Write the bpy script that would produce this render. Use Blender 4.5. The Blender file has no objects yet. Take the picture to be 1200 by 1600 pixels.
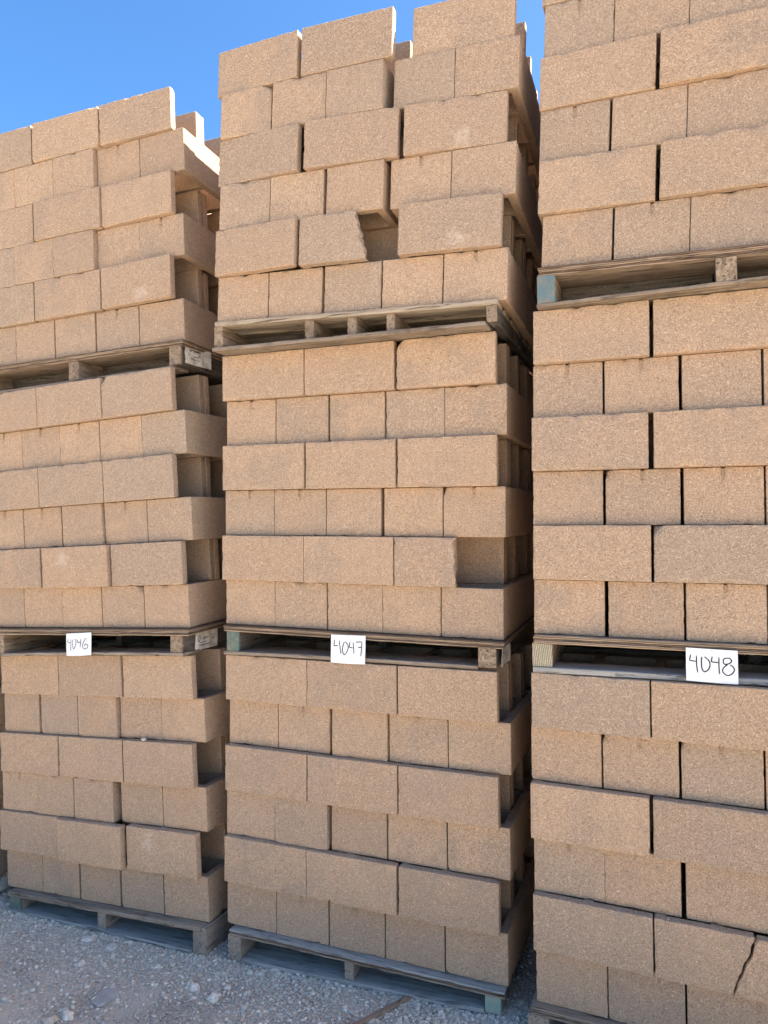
import bpy, bmesh, math, random
import numpy as np
from mathutils import Vector, Matrix, noise

# ------------------------------------------------------------------ camera, sky, sun, exposure
scene = bpy.context.scene
COL = scene.collection
CAM_D, CAM_H, CAM_YAW, CAM_PITCH, CAM_F, CAM_ROLL = 2.63827, 1.83058, 0.379426, 0.026234, 1115.092, -0.010376
cam_data = bpy.data.cameras.new('camera')
cam_data.sensor_fit = 'VERTICAL'
cam_data.sensor_height = 36.0
cam_data.lens = CAM_F / 1600.0 * 36.0
cam_data.clip_start = 0.05
cam_data.clip_end = 2000.0
cam = bpy.data.objects.new('camera', cam_data)
COL.objects.link(cam)
_f = Vector((-math.sin(CAM_YAW)*math.cos(CAM_PITCH), math.cos(CAM_YAW)*math.cos(CAM_PITCH), math.sin(CAM_PITCH)))
_r = Vector((math.cos(CAM_YAW), math.sin(CAM_YAW), 0))
_u = _r.cross(_f)
_r2 = _r*math.cos(CAM_ROLL) + _u*math.sin(CAM_ROLL)
_u2 = -_r*math.sin(CAM_ROLL) + _u*math.cos(CAM_ROLL)
cam.matrix_world = Matrix(((_r2.x, _u2.x, -_f.x, 0), (_r2.y, _u2.y, -_f.y, -CAM_D), (_r2.z, _u2.z, -_f.z, CAM_H), (0, 0, 0, 1)))
scene.camera = cam

SUN = Vector((0.93, 0.21, 1.0)).normalized()          # towards the sun: high, behind the stacks and to the right
world = bpy.data.worlds.new('World')
scene.world = world
world.use_nodes = True
wn = world.node_tree
sky = wn.nodes.new('ShaderNodeTexSky')
sky.sky_type = 'NISHITA'
sky.sun_disc = False
sky.sun_elevation = math.asin(SUN.z)
sky.sun_rotation = math.atan2(SUN.x, SUN.y)
sky.air_density = 1.0
sky.dust_density = 2.0
sky.ozone_density = 4.0
bg = wn.nodes['Background']
bg.inputs['Strength'].default_value = 0.065
hs = wn.nodes.new('ShaderNodeHueSaturation')
hs.inputs['Saturation'].default_value = 1.24
wn.links.new(sky.outputs[0], hs.inputs['Color'])
wn.links.new(hs.outputs[0], bg.inputs[0])
sun_data = bpy.data.lights.new('sun', 'SUN')
sun_data.energy = 5.0
sun_data.angle = math.radians(0.5)
sun_data.color = (1.0, 0.94, 0.86)
sun = bpy.data.objects.new('sun', sun_data)
sun.rotation_euler = SUN.to_track_quat('Z', 'Y').to_euler()
COL.objects.link(sun)
scene.view_settings.view_transform = 'Standard'
scene.view_settings.look = 'None'
scene.view_settings.gamma = 1.0
scene.view_settings.use_curve_mapping = False
scene.view_settings.exposure = 2.40
scene.cycles.max_bounces = 10
scene.cycles.diffuse_bounces = 6

rnd = random.Random(7)

# ------------------------------------------------------------------ helpers
def set_props(o, label=None, cat=None, group=None, kind=None):
    if label: o['label'] = label
    if cat: o['category'] = cat
    if group: o['group'] = group
    if kind: o['kind'] = kind
    return o

def link(name, mesh, parent=None):
    o = bpy.data.objects.new(name, mesh)
    COL.objects.link(o)
    if parent is not None: o.parent = parent
    return o

def from_bm(name, bm, mat):
    me = bpy.data.meshes.new(name)
    bm.normal_update()
    bm.to_mesh(me)
    bm.free()
    if mat: me.materials.append(mat)
    return me

class NT:
    def __init__(self, name):
        self.m = bpy.data.materials.new(name)
        self.m.use_nodes = True
        self.t = self.m.node_tree
        self.b = self.t.nodes['Principled BSDF']
        self.b.inputs['Specular IOR Level'].default_value = 0.15
    def n(self, ty, props=None, **ins):
        x = self.t.nodes.new(ty)
        for k, v in (props or {}).items(): setattr(x, k, v)
        for k, v in ins.items():
            k = k.replace('_', ' ')
            self.set(x.inputs[int(k)] if k.isdigit() else x.inputs[k], v)
        return x
    def set(self, sock, v):
        if isinstance(v, bpy.types.NodeSocket): self.t.links.new(v, sock)
        else: sock.default_value = v
    def math(self, op, a, b=0.0, c=None, clamp=False):
        x = self.t.nodes.new('ShaderNodeMath'); x.operation = op; x.use_clamp = clamp
        self.set(x.inputs[0], a); self.set(x.inputs[1], b)
        if c is not None: self.set(x.inputs[2], c)
        return x.outputs[0]
    def vmath(self, op, a, b):
        x = self.t.nodes.new('ShaderNodeVectorMath'); x.operation = op
        self.set(x.inputs[0], a); self.set(x.inputs[1], b)
        return x.outputs[0]
    def mix(self, f, a, b, mode='MIX'):
        x = self.t.nodes.new('ShaderNodeMix'); x.data_type = 'RGBA'; x.blend_type = mode
        self.set(x.inputs[0], f); self.set(x.inputs[6], a); self.set(x.inputs[7], b)
        return x.outputs[2]
    def noise(self, vec, scale, detail=2.0, rough=0.55):
        x = self.t.nodes.new('ShaderNodeTexNoise')
        self.set(x.inputs['Vector'], vec)
        x.inputs['Scale'].default_value = scale; x.inputs['Detail'].default_value = detail; x.inputs['Roughness'].default_value = rough
        return x.outputs['Fac']
    def ramp(self, f, lo, hi, a=0.0, b=1.0, smooth=False):
        x = self.t.nodes.new('ShaderNodeMapRange')
        x.interpolation_type = 'SMOOTHSTEP' if smooth else 'LINEAR'
        self.set(x.inputs[0], f)
        for i, v in enumerate((lo, hi, a, b)): x.inputs[i+1].default_value = v
        return x.outputs[0]
    def bump(self, h, dist, strength=1.0, normal=None):
        x = self.t.nodes.new('ShaderNodeBump')
        x.inputs['Strength'].default_value = strength; x.inputs['Distance'].default_value = dist
        self.set(x.inputs['Height'], h)
        if normal is not None: self.set(x.inputs['Normal'], normal)
        return x.outputs[0]

def coords(nt, per_object=True):
    tc = nt.t.nodes.new('ShaderNodeTexCoord')
    v = tc.outputs['Object']
    if per_object:
        oi = nt.t.nodes.new('ShaderNodeObjectInfo')
        off = nt.math('MULTIPLY', oi.outputs['Random'], 37.0)
        cb = nt.n('ShaderNodeCombineXYZ', None, X=off, Y=nt.math('MULTIPLY', off, 1.7), Z=nt.math('MULTIPLY', off, 0.6))
        return tc, oi, nt.vmath('ADD', v, cb.outputs[0])
    return tc, None, v

def rgb(r, g, b): return (r, g, b, 1.0)

def block_material(name, stain=None):
    """tan split-aggregate concrete: pale and dark grains, pores, soft grey smudges; stain = (x, z, rx, rz) of a lime bloom"""
    nt = NT(name)
    tc, oi, v = coords(nt)
    r = oi.outputs['Random']
    r2 = nt.math('FRACT', nt.math('MULTIPLY', r, 57.31))
    base = nt.mix(nt.ramp(r, 0, 1), rgb(.570, .392, .250), rgb(.430, .308, .210))
    base = nt.mix(nt.ramp(r2, 0.55, 1.0, 0, .6), base, rgb(.545, .365, .228))
    base = nt.mix(nt.ramp(r2, 0.28, 0.0, 0, .55), base, rgb(.385, .315, .238))
    cloud = nt.noise(v, 7.0, 3.0)
    base = nt.mix(nt.math('MULTIPLY', nt.ramp(cloud, .40, .66, 0, 1.0, True), nt.ramp(nt.math('FRACT', nt.math('MULTIPLY', r, 113.7)), 0, 1, .12, .85)), base, rgb(.385, .295, .215))
    # vertical drag streaks left by the mould
    sv = nt.n('ShaderNodeMapping', None, Vector=v)
    sv.inputs['Scale'].default_value = (60, 60, 3.5)
    streak = nt.noise(sv.outputs[0], 1.0, 2.0)
    base = nt.mix(nt.ramp(streak, .5, .75, 0, .22), base, rgb(.345, .255, .185))
    # aggregate grains
    vor = nt.n('ShaderNodeTexVoronoi', {'feature': 'F1'}, Vector=v, Scale=330.0)
    gv = nt.n('ShaderNodeSeparateColor', None, Color=vor.outputs['Color'])
    light = nt.ramp(gv.outputs[0], .72, .95, 0, .60)
    dark = nt.ramp(gv.outputs[1], .74, .97, 0, .74)
    col = nt.mix(light, base, rgb(.80, .60, .42))
    col = nt.mix(dark, col, rgb(.215, .140, .092))
    n2 = nt.noise(v, 420.0, 2.0)
    col = nt.mix(nt.ramp(n2, .3, .7, .0, .36), col, rgb(.30, .20, .13))
    n3 = nt.noise(v, 95.0, 2.0)
    col = nt.mix(nt.ramp(n3,   .35, .68, .14, 0.0), col, rgb(.31, .205, .135))
    fl = nt.n('ShaderNodeTexVoronoi', {'feature': 'F1'}, Vector=v, Scale=34.0)
    fc = nt.n('ShaderNodeSeparateColor', None, Color=fl.outputs['Color'])
    fleck = nt.math('MULTIPLY', nt.ramp(fl.outputs['Distance'], .05, .13, 1, 0), nt.ramp(fc.outputs[2], .90, .92, 0, .6))
    col = nt.mix(fleck, col, rgb(.80, .68, .55))
    pit = nt.math('MULTIPLY', nt.ramp(fl.outputs['Distance'], .04, .11, 1, 0), nt.ramp(fc.outputs[1], .90, .92, 0, .75))
    col = nt.mix(pit, col, rgb(.13, .09, .06))
    if stain:
        sp = nt.n('ShaderNodeSeparateXYZ', None, Vector=tc.outputs['Object'])
        dx = nt.math('DIVIDE', nt.math('SUBTRACT', sp.outputs[0], stain[0]), stain[2])
        dz = nt.math('DIVIDE', nt.math('SUBTRACT', sp.outputs[2], stain[1]), stain[3])
        d = nt.math('ADD', nt.math('MULTIPLY', dx, dx), nt.math('MULTIPLY', dz, dz))
        d = nt.math('ADD', d, nt.math('MULTIPLY', nt.math('SUBTRACT', nt.noise(v, 38.0, 6.0, .75), .5), 6.5))
        col = nt.mix(nt.ramp(d, -.3, 1.0, .42, 0.0), col, rgb(.66, .53, .41))
    nt.set(nt.b.inputs['Base Color'], col)
    nt.b.inputs['Roughness'].default_value = .95
    pore = nt.ramp(nt.noise(v, 190.0, 3.0, .7), .30, .50, 0, 1)
    h = nt.math('ADD', nt.math('MULTIPLY', pore, .7), nt.math('MULTIPLY', nt.noise(v, 330.0, 2.0), .9))
    nt.set(nt.b.inputs['Normal'], nt.bump(h, .0030, .85))
    return nt.m

def wood_material(name, base, dark, along='X', scale=1.0, knots=True, dust=.2):
    nt = NT(name)
    tc, oi, v = coords(nt)
    mp = nt.n('ShaderNodeMapping', None, Vector=v)
    sc = {'X': (3, 60, 60), 'Y': (60, 3, 60), 'Z': (60, 60, 3)}[along]
    mp.inputs['Scale'].default_value = tuple(s*scale for s in sc)
    g = nt.noise(mp.outputs[0], 1.0, 5.0, .65)
    col = nt.mix(nt.ramp(g, .33, .66), rgb(*dark), rgb(*base))
    col = nt.mix(nt.ramp(oi.outputs['Random'], 0, 1, 0, .45), col, rgb(*[c*.6+.02 for c in base]))
    blot = nt.noise(v, 9.0, 4.0)
    col = nt.mix(nt.ramp(blot, .52, .72, 0, .55, True), col, rgb(*[c*.75 for c in dark]))
    mp2 = nt.n('ShaderNodeMapping', None, Vector=v)
    mp2.inputs['Scale'].default_value = tuple(s*scale*q for s, q in zip(sc, (2.2, 2.2, 2.2) if along == 'Q' else (1.6, 1.6, 1.6)))
    split = nt.noise(mp2.outputs[0], 1.0, 3.0, .8)
    col = nt.mix(nt.ramp(split, .60, .66, 0, .75), col, rgb(*[c*.3 for c in dark]))
    fine = nt.noise(v, 160.0, 3.0)
    col = nt.mix(nt.ramp(fine, .52, .72, 0, dust), col, rgb(.40, .34, .26))
    nt.set(nt.b.inputs['Base Color'], col)
    nt.b.inputs['Roughness'].default_value = .9
    nt.set(nt.b.inputs['Normal'], nt.bump(nt.math('SUBTRACT', nt.math('ADD', g, nt.math('MULTIPLY', fine, .3)), nt.ramp(split, .58, .66, 0, 1.2)), .0035, 1.0))
    return nt.m

def ring_material(name, base, dark):
    """sawn timber end with year rings and cracks"""
    nt = NT(name)
    tc, oi, v = coords(nt, False)
    mp = nt.n('ShaderNodeMapping', None, Vector=v)
    mp.inputs['Location'].default_value = (-.085, 0, .03)
    w = nt.n('ShaderNodeTexWave', {'wave_type': 'RINGS', 'rings_direction': 'Y'}, Vector=mp.outputs[0], Scale=42.0, Distortion=2.2, Detail=3.0)
    w.inputs['Detail Scale'].default_value = 3.0
    col = nt.mix(nt.ramp(w.outputs['Fac'], .25, .75), rgb(*dark), rgb(*base))
    f = nt.noise(v, 200.0, 3.0)
    col = nt.mix(nt.ramp(f, .45, .75, 0, .5), col, rgb(*[c*.5 for c in dark]))
    nt.set(nt.b.inputs['Base Color'], col)
    nt.b.inputs['Roughness'].default_value = .9
    nt.set(nt.b.inputs['Normal'], nt.bump(f, .003, .8))
    return nt.m

def paint_material(name, paint, wood):
    nt = NT(name)
    tc, oi, v = coords(nt)
    f = nt.noise(v, 70.0, 5.0, .7)
    g = nt.noise(v, 18.0, 3.0)
    col = nt.mix(nt.ramp(nt.math('ADD', f, nt.math('MULTIPLY', g, .6)), .70, .92, 0, .85), rgb(*paint), rgb(*wood))
    nt.set(nt.b.inputs['Base Color'], col)
    nt.b.inputs['Roughness'].default_value = .8
    nt.set(nt.b.inputs['Normal'], nt.bump(f, .003, .7))
    return nt.m

def plain(name, c, rough=.8, nscale=0.0, c2=None):
    nt = NT(name)
    if nscale:
        tc, oi, v = coords(nt)
        nt.set(nt.b.inputs['Base Color'], nt.mix(nt.ramp(nt.noise(v, nscale, 4.0), .38, .65), rgb(*c), rgb(*(c2 or c))))
    else:
        nt.b.inputs['Base Color'].default_value = rgb(*c)
    nt.b.inputs['Roughness'].default_value = rough
    return nt.m

M_BLOCK = block_material('tan_concrete')
M_BLOCK_LIME = block_material('tan_concrete_limed_low', (.03, -.055, .05, .035))
M_BLOCK_STREAK = block_material('tan_concrete_limed_high', (-.07, .035, .045, .05))
M_BLOCK_STREAK2 = block_material('tan_concrete_lime_run', (.035, .0, .018, .08))
M_PLY = [wood_material('ply_pale', (.50, .37, .235), (.30, .20, .12)),
         wood_material('ply_dark', (.20, .13, .085), (.09, .055, .035)),
         wood_material('ply_grey', (.38, .285, .20), (.20, .14, .095))]
M_BOARD = wood_material('weathered_board', (.36, .285, .21), (.13, .095, .065))
M_BOARD_PALE = wood_material('pale_board', (.52, .42, .30), (.20, .145, .095))
M_BOARD_DUSTY = wood_material('dusty_grey_board', (.42, .40, .36), (.27, .25, .22), dust=.6)
M_STR = wood_material('weathered_stringer', (.40, .30, .20), (.15, .10, .065), 'Y')
M_STR_DARK = wood_material('shaded_stringer', (.15, .13, .11), (.07, .058, .048), 'Y')  # stringer wood with the shade of its sides put into the colour
M_BOARD_SHADE = wood_material('shaded_board', (.14, .115, .09), (.06, .048, .038))  # board colour darkened to paint in the shade inside the pallets
M_STR_TAN = wood_material('dusty_tan_stringer', (.42, .33, .25), (.25, .19, .14), 'Y', dust=.5)
M_END = ring_material('ringed_end_grain', (.46, .40, .28), (.24, .20, .13))
M_TEAL = paint_material('teal_paint', (.11, .18, .19), (.22, .195, .15))
M_GREEN = paint_material('green_paint', (.085, .145, .12), (.22, .19, .14))
M_PALEGREEN = paint_material('pale_green_paint', (.25, .34, .26), (.38, .34, .27))
M_PAPER = plain('white_card', (.82, .82, .81), .7, 25.0, (.70, .70, .68))
M_LABEL = plain('yellowed_label', (.74, .69, .60), .6, 40.0, (.52, .48, .41))
M_INK = plain('black_marker', (.012, .012, .014), .5)
M_INKGREY = plain('faded_marker', (.06, .06, .065), .6)
M_STAPLE = plain('staple_wire', (.35, .35, .36), .35)
M_CHALK = plain('white_spray_mark', (.40, .42, .50), .8)

# ------------------------------------------------------------------ stack geometry (metres, fitted to the photograph)
H = 0.195                                             # course pitch
BL, BW, BH = 0.397, 0.2435, 0.1935                    # block length, width, height
FRAMES = {
    'L1': (-3.1340, 0.0255, 0.0469, -0.0287, 0.0568, 0.0142),
    'L2': (-3.2066, -0.0307, 1.3610, 0.0046, 0.0376, -0.0235),
    'L3': (-3.2601, -0.0461, 2.6743, 0.0380, 0.0257, -0.0136),
    'C1': (-1.8022, 0.0000, 0.1288, 0.0000, -0.0005, 0.0080),
    'C2': (-1.8079, 0.0019, 1.4295, 0.0160, -0.0157, -0.0194),
    'C3': (-1.7838, -0.1010, 2.7272, 0.0217, -0.0421, -0.0059),
    'R1': (-0.4739, -0.0759, 0.1507, -0.0311, -0.0019, 0.0083),
    'R2': (-0.4624, -0.0668, 1.4561, 0.0352, -0.0102, 0.0277),
    'R3': (-0.4306, -0.0570, 2.7745, -0.0204, -0.0440, 0.0111),
}

PLACES = {   # load -> six courses from the top down -> (centre along the face, set-back, yaw) in metres and radians
    'L3': [
        [(0.200, -0.005, 0.000), (0.606, -0.006, 0.014), (1.010, 0.001, 0.024)],
        [(0.159, 0.003, 0.000), (0.404, -0.000, 0.000), (0.651, -0.004, 0.000), (0.900, 0.020, 0.000), (1.145, 0.020, 0.000)],
        [(0.193, 0.000, 0.000), (0.607, -0.012, 0.000), (1.010, -0.004, -0.015)],
        [(0.149, 0.000, 0.000), (0.394, -0.004, 0.000), (0.639, -0.008, 0.000), (0.884, 0.020, 0.000), (1.129, 0.020, 0.000)],
        [(0.185, 0.000, 0.000), (0.592, -0.004, 0.000), (1.003, -0.014, -0.035)],
        [(0.119, 0.020, 0.000), (0.366, 0.020, 0.000), (0.615, 0.020, 0.000), (0.865, 0.020, 0.000), (1.112, 0.020, 0.000)],
    ],
    'L2': [
        [(0.203, 0.000, 0.000), (0.602, 0.000, 0.000), (1.003, 0.000, 0.000)],
        [(0.146, 0.028, 0.000), (0.391, 0.028, 0.000), (0.636, 0.028, 0.000), (0.881, 0.028, 0.000), (1.128, 0.028, 0.000)],
        [(0.192, 0.000, 0.000), (0.591, 0.000, 0.000), (0.990, 0.000, 0.000)],
        [(0.132, 0.028, 0.000), (0.380, 0.028, 0.000), (0.639, 0.016, 0.000), (0.888, 0.028, 0.000), (1.136, 0.028, 0.000)],
        [(0.184, 0.000, 0.000), (0.606, -0.015, 0.000), (1.015, 0.000, 0.000)],
        [(0.114, 0.028, 0.000), (0.358, 0.028, 0.000), (0.604, 0.028, 0.000), (0.849, 0.028, 0.000), (1.096, 0.028, 0.000)],
    ],
    'L1': [
        [(0.208, 0.000, 0.000), (0.607, 0.000, 0.000), (1.016, 0.000, 0.000)],
        [(0.122, 0.023, 0.000), (0.383, 0.021, 0.000), (0.631, 0.018, 0.000), (0.881, 0.036, 0.000), (1.127, 0.036, 0.000)],
        [(0.189, 0.000, 0.000), (0.595, 0.000, 0.000), (1.000, 0.000, 0.000)],
        [(0.100, 0.018, 0.000), (0.345, 0.014, 0.000), (0.598, 0.010, 0.000), (0.868, 0.036, 0.000), (1.116, 0.036, 0.000)],
        [(0.173, 0.000, 0.000), (0.588, -0.020, 0.000), (1.001, 0.000, 0.000)],
        [(0.096, 0.036, 0.000), (0.345, 0.036, 0.000), (0.596, 0.036, 0.000), (0.852, 0.036, 0.000), (1.102, 0.036, 0.000)],
    ],
    'C3': [
        [(0.179, 0.008, -0.074), (0.586, -0.008, -0.007), (1.052, 0.028, -0.003)],
        [(0.127, 0.002, 0.000), (0.378, -0.002, 0.000), (0.627, -0.006, 0.000), (0.908, 0.020, 0.000), (1.153, 0.020, 0.000)],
        [(0.201, -0.002, -0.089), (0.610, -0.011, 0.045), (1.027, 0.012, 0.060)],
        [(0.132, 0.006, 0.000), (0.378, 0.003, 0.000), (0.637, 0.000, 0.000), (0.903, 0.020, 0.000), (1.148, 0.020, 0.000)],
        [(0.204, -0.015, -0.090), (0.605, -0.018, 0.000), (1.026, -0.013, 0.026)],
        [(0.126, 0.020, 0.000), (0.373, 0.020, 0.000), (0.628, 0.020, 0.000), (0.878, 0.020, 0.000), (1.130, 0.020, 0.000)],
    ],
    'C2': [
        [(0.191, 0.000, 0.000), (0.591, 0.000, 0.000), (0.999, 0.000, 0.000)],
        [(0.119, 0.028, 0.000), (0.364, 0.028, 0.000), (0.620, 0.028, 0.000), (0.869, 0.028, 0.000), (1.114, 0.028, 0.000)],
        [(0.191, 0.000, 0.000), (0.596, 0.000, 0.000), (1.002, 0.000, 0.000)],
        [(0.112, 0.028, 0.000), (0.357, 0.028, 0.000), (0.604, 0.028, 0.000), (0.858, 0.028, 0.000), (1.106, 0.028, 0.000)],
        [(0.188, 0.000, 0.000), (0.586, 0.000, 0.000), (0.987, 0.000, 0.000)],
        [(0.113, 0.028, 0.000), (0.359, 0.028, 0.000), (0.606, 0.028, 0.000), (0.851, 0.028, 0.000), (1.097, 0.028, 0.000)],
    ],
    'C1': [
        [(0.194, 0.000, 0.000), (0.592, 0.000, 0.000), (0.995, 0.000, 0.000)],
        [(0.114, 0.036, 0.000), (0.359, 0.036, 0.000), (0.617, 0.026, 0.000), (0.868, 0.036, 0.000), (1.113, 0.036, 0.000)],
        [(0.191, 0.000, 0.000), (0.592, 0.000, 0.000), (0.994, 0.000, 0.000)],
        [(0.105, 0.026, 0.000), (0.351, 0.020, 0.000), (0.608, 0.036, 0.000), (0.861, 0.036, 0.000), (1.107, 0.036, 0.000)],
        [(0.187, 0.000, 0.000), (0.586, 0.000, 0.000), (0.992, 0.000, 0.000)],
        [(0.102, 0.036, 0.000), (0.348, 0.036, 0.000), (0.597, 0.036, 0.000), (0.847, 0.036, 0.000), (1.096, 0.036, 0.000)],
    ],
    'R3': [
        [(0.191, 0.016, 0.000), (0.598, 0.000, 0.000), (1.001, 0.000, 0.000)],
        [(0.123, 0.020, 0.000), (0.370, 0.020, 0.000), (0.616, 0.020, 0.000), (0.866, 0.020, 0.000), (1.115, 0.020, 0.000)],
        [(0.193, 0.010, -0.006), (0.602, 0.001, 0.000), (1.005, 0.000, 0.000)],
        [(0.121, 0.020, 0.000), (0.370, 0.020, 0.000), (0.619, 0.020, 0.000), (0.868, 0.020, 0.000), (1.118, 0.020, 0.000)],
        [(0.198, 0.003, 0.030), (0.612, -0.002, 0.000), (1.015, 0.000, 0.000)],
        [(0.138, 0.020, 0.000), (0.390, 0.020, 0.000), (0.637, 0.020, 0.000), (0.886, 0.020, 0.000), (1.136, 0.020, 0.000)],
    ],
    'R2': [
        [(0.205, 0.000, 0.000), (0.615, 0.000, 0.000), (1.018, 0.000, 0.000)],
        [(0.123, 0.028, 0.000), (0.373, 0.028, 0.000), (0.631, 0.028, 0.000), (0.880, 0.028, 0.000), (1.130, 0.028, 0.000)],
        [(0.199, 0.000, 0.000), (0.612, 0.000, 0.000), (1.015, 0.000, 0.000)],
        [(0.122, 0.028, 0.000), (0.376, 0.028, 0.000), (0.632, 0.028, 0.000), (0.881, 0.028, 0.000), (1.131, 0.028, 0.000)],
        [(0.204, 0.000, 0.000), (0.610, 0.000, 0.000), (1.013, 0.000, 0.000)],
        [(0.126, 0.028, 0.000), (0.384, 0.028, 0.000), (0.632, 0.028, 0.000), (0.882, 0.028, 0.000), (1.131, 0.028, 0.000)],
    ],
    'R1': [
        [(0.203, 0.000, 0.000), (0.604, 0.000, 0.000), (1.007, 0.000, 0.000)],
        [(0.118, 0.036, 0.000), (0.367, 0.036, 0.000), (0.617, 0.036, 0.000), (0.866, 0.036, 0.000), (1.116, 0.036, 0.000)],
        [(0.195, 0.000, 0.000), (0.604, 0.000, 0.000), (1.007, 0.000, 0.000)],
        [(0.120, 0.036, 0.000), (0.366, 0.036, 0.000), (0.623, 0.036, 0.000), (0.873, 0.036, 0.000), (1.122, 0.036, 0.000)],
        [(0.200, 0.000, 0.000), (0.602, 0.000, 0.000), (1.005, 0.000, 0.000)],
        [(0.123, 0.036, 0.000), (0.372, 0.036, 0.000), (0.619, 0.036, 0.000), (0.869, 0.036, 0.000), (1.118, 0.036, 0.000)],
    ],
}

def ground_z(x, y=0.0):
    return .02 + .035*(max(-7.0, min(3.0, x)) + 1.2)

# stacks beyond the frame, on the left and right of the three in view
def extra(x0, y0, dz, yaw):
    out = []
    for t in range(3):
        out.append((x0 + rnd.uniform(-.02, .02), y0 + rnd.uniform(-.02, .02), ground_z(x0+.6) + .11 + t*1.30, yaw + rnd.uniform(-.01, .01), .01, 0))
    return out
EXTRA = {'W': extra(-4.52, .03, 0, -.02), 'V': extra(-5.90, .05, 0, 0.0), 'S': extra(.90, -.05, 0, 0), 'Q': extra(2.30, -.02, 0, 0)}
for c_, fr_ in EXTRA.items():
    for t_ in range(3): FRAMES[c_ + str(t_+1)] = fr_[t_]

def frame(key):
    x0, y0, z0, yaw, roll, lean = FRAMES[key]
    X = Vector((math.cos(yaw)*math.cos(roll), math.sin(yaw), math.sin(roll))).normalized()
    Z = Vector((-math.sin(roll), lean, 1.0)); Z -= X*Z.dot(X); Z.normalize()
    Y = Z.cross(X)
    return Matrix(((X.x, Y.x, Z.x, x0), (X.y, Y.y, Z.y, y0), (X.z, Y.z, Z.z, z0), (0, 0, 0, 1)))

# ------------------------------------------------------------------ block meshes
SH = 0.034
def lines(marks, step):
    out = [marks[0]]
    for a, b in zip(marks, marks[1:]):
        n = max(1, round((b-a)/step))
        out += [a + (b-a)*i/n for i in range(1, n+1)]
    return out

def block_bm(seed, step=.0165, detail=True, cut=None, keep=None, shear=0.0, chip=None, jag=1.0):
    """open-end block: two face shells, a closed end web and a middle web; x = length (open end +x), y = width, z up, origin at the centre.
    cut(x, y, z) -> True removes that cell; shear leans the vertices of the cut face."""
    xs = lines([0, .034, .17, .203, BL] if cut is None else sorted({0, .034, .17, .203, keep, BL}), step)
    ys = lines([0, SH, BW-SH, BW], step)
    if detail and cut is None:
        ys = sorted(set([y for y in ys if abs(y-BW/2) > .006] + [BW/2-.0028, BW/2+.0028]))
    zs = lines([0, BH], step if detail else .2)
    nx, ny, nz = len(xs)-1, len(ys)-1, len(zs)-1
    def solid(i, j, k):
        if i < 0 or j < 0 or k < 0 or i >= nx or j >= ny or k >= nz: return False
        x, y, z = (xs[i]+xs[i+1])/2, (ys[j]+ys[j+1])/2, (zs[k]+zs[k+1])/2
        if not (y < SH or y > BW-SH or x < .034 or .17 < x < .203): return False
        if cut is not None and cut(x, y, z): return False
        return True
    S = {(i, j, k) for i in range(nx) for j in range(ny) for k in range(nz) if solid(i, j, k)}
    bm = bmesh.new(); vv = {}
    def V(i, j, k):
        if (i, j, k) not in vv: vv[(i, j, k)] = bm.verts.new((xs[i]-BL/2, ys[j]-BW/2, zs[k]-BH/2))
        return vv[(i, j, k)]
    for (i, j, k) in S:
        for d, q in (((-1,0,0), ((0,0,0),(0,0,1),(0,1,1),(0,1,0))), ((1,0,0), ((1,0,0),(1,1,0),(1,1,1),(1,0,1))),
                     ((0,-1,0), ((0,0,0),(1,0,0),(1,0,1),(0,0,1))), ((0,1,0), ((0,1,0),(0,1,1),(1,1,1),(1,1,0))),
                     ((0,0,-1), ((0,0,0),(0,1,0),(1,1,0),(1,0,0))), ((0,0,1), ((0,0,1),(1,0,1),(1,1,1),(0,1,1)))):
            if (i+d[0], j+d[1], k+d[2]) not in S:
                bm.faces.new([V(i+a, j+b, k+c) for a, b, c in q])
    if not detail:
        return bm
    bm.normal_update()
    if keep is not None:
        xk = keep - BL/2
        for v in bm.verts:
            if v.co.y < -BW/2+SH+.001:
                w = max(0.0, 1-abs(v.co.x-xk)/.07)
                v.co.x += shear*(.5 - (v.co.z+BH/2)/BH)*w
                if w > .99:
                    v.co.x += (noise.noise(v.co*34+Vector((seed*3.1, 0, 0))))*.009*jag + noise.noise(v.co*110)*.008*jag
    rough = set()
    edges = [e for e in bm.edges if len(e.link_faces) == 2 and e.calc_face_angle(0) > .9]
    res = bmesh.ops.bevel(bm, geom=edges, offset=.0016, segments=1, profile=.6, affect='EDGES', clamp_overlap=True)
    off = Vector((seed*7.13, seed*3.7, seed*1.9))
    ex, ey, ez = BL/2, BW/2, BH/2
    for v in bm.verts:
        c = v.co.copy()
        near = sum(1 for a, b in ((abs(c.x), ex), (abs(c.y), ey), (abs(c.z), ez)) if b-a < .0034)
        n = noise.noise(c*9+off)*.0004 + noise.noise(c*70+off)*.0004
        s = Vector((c.x/ex, c.y/ey, c.z/ez))
        v.co -= Vector((c.x, c.y, c.z)).normalized()*n
        if near >= 2:                                  # worn and nicked arrises
            a = abs(noise.noise(c*75+off))*.0013 + max(0, noise.noise(c*43+off*2)-.36)*.014
            v.co -= Vector((s.x if ex-abs(c.x) < .0036 else 0, s.y if ey-abs(c.y) < .0036 else 0, s.z if ez-abs(c.z) < .0036 else 0))*a*.8
        # score line at the top of the closed end
        if abs(c.y) < .0031 and c.x < -ex+.007 and c.z > ez-.035 and seed % 4 == 1 and cut is None:
            v.co.x += .007
            if c.z > ez-.004: v.co.z -= .003
        if chip:
            p, rad = chip
            d = (c-Vector(p)).length + noise.noise(c*55+off)*.016
            if d < rad: v.co += (Vector((0, 0, 0))-c).normalized()*(rad-d)*.6
    return bm

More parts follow.
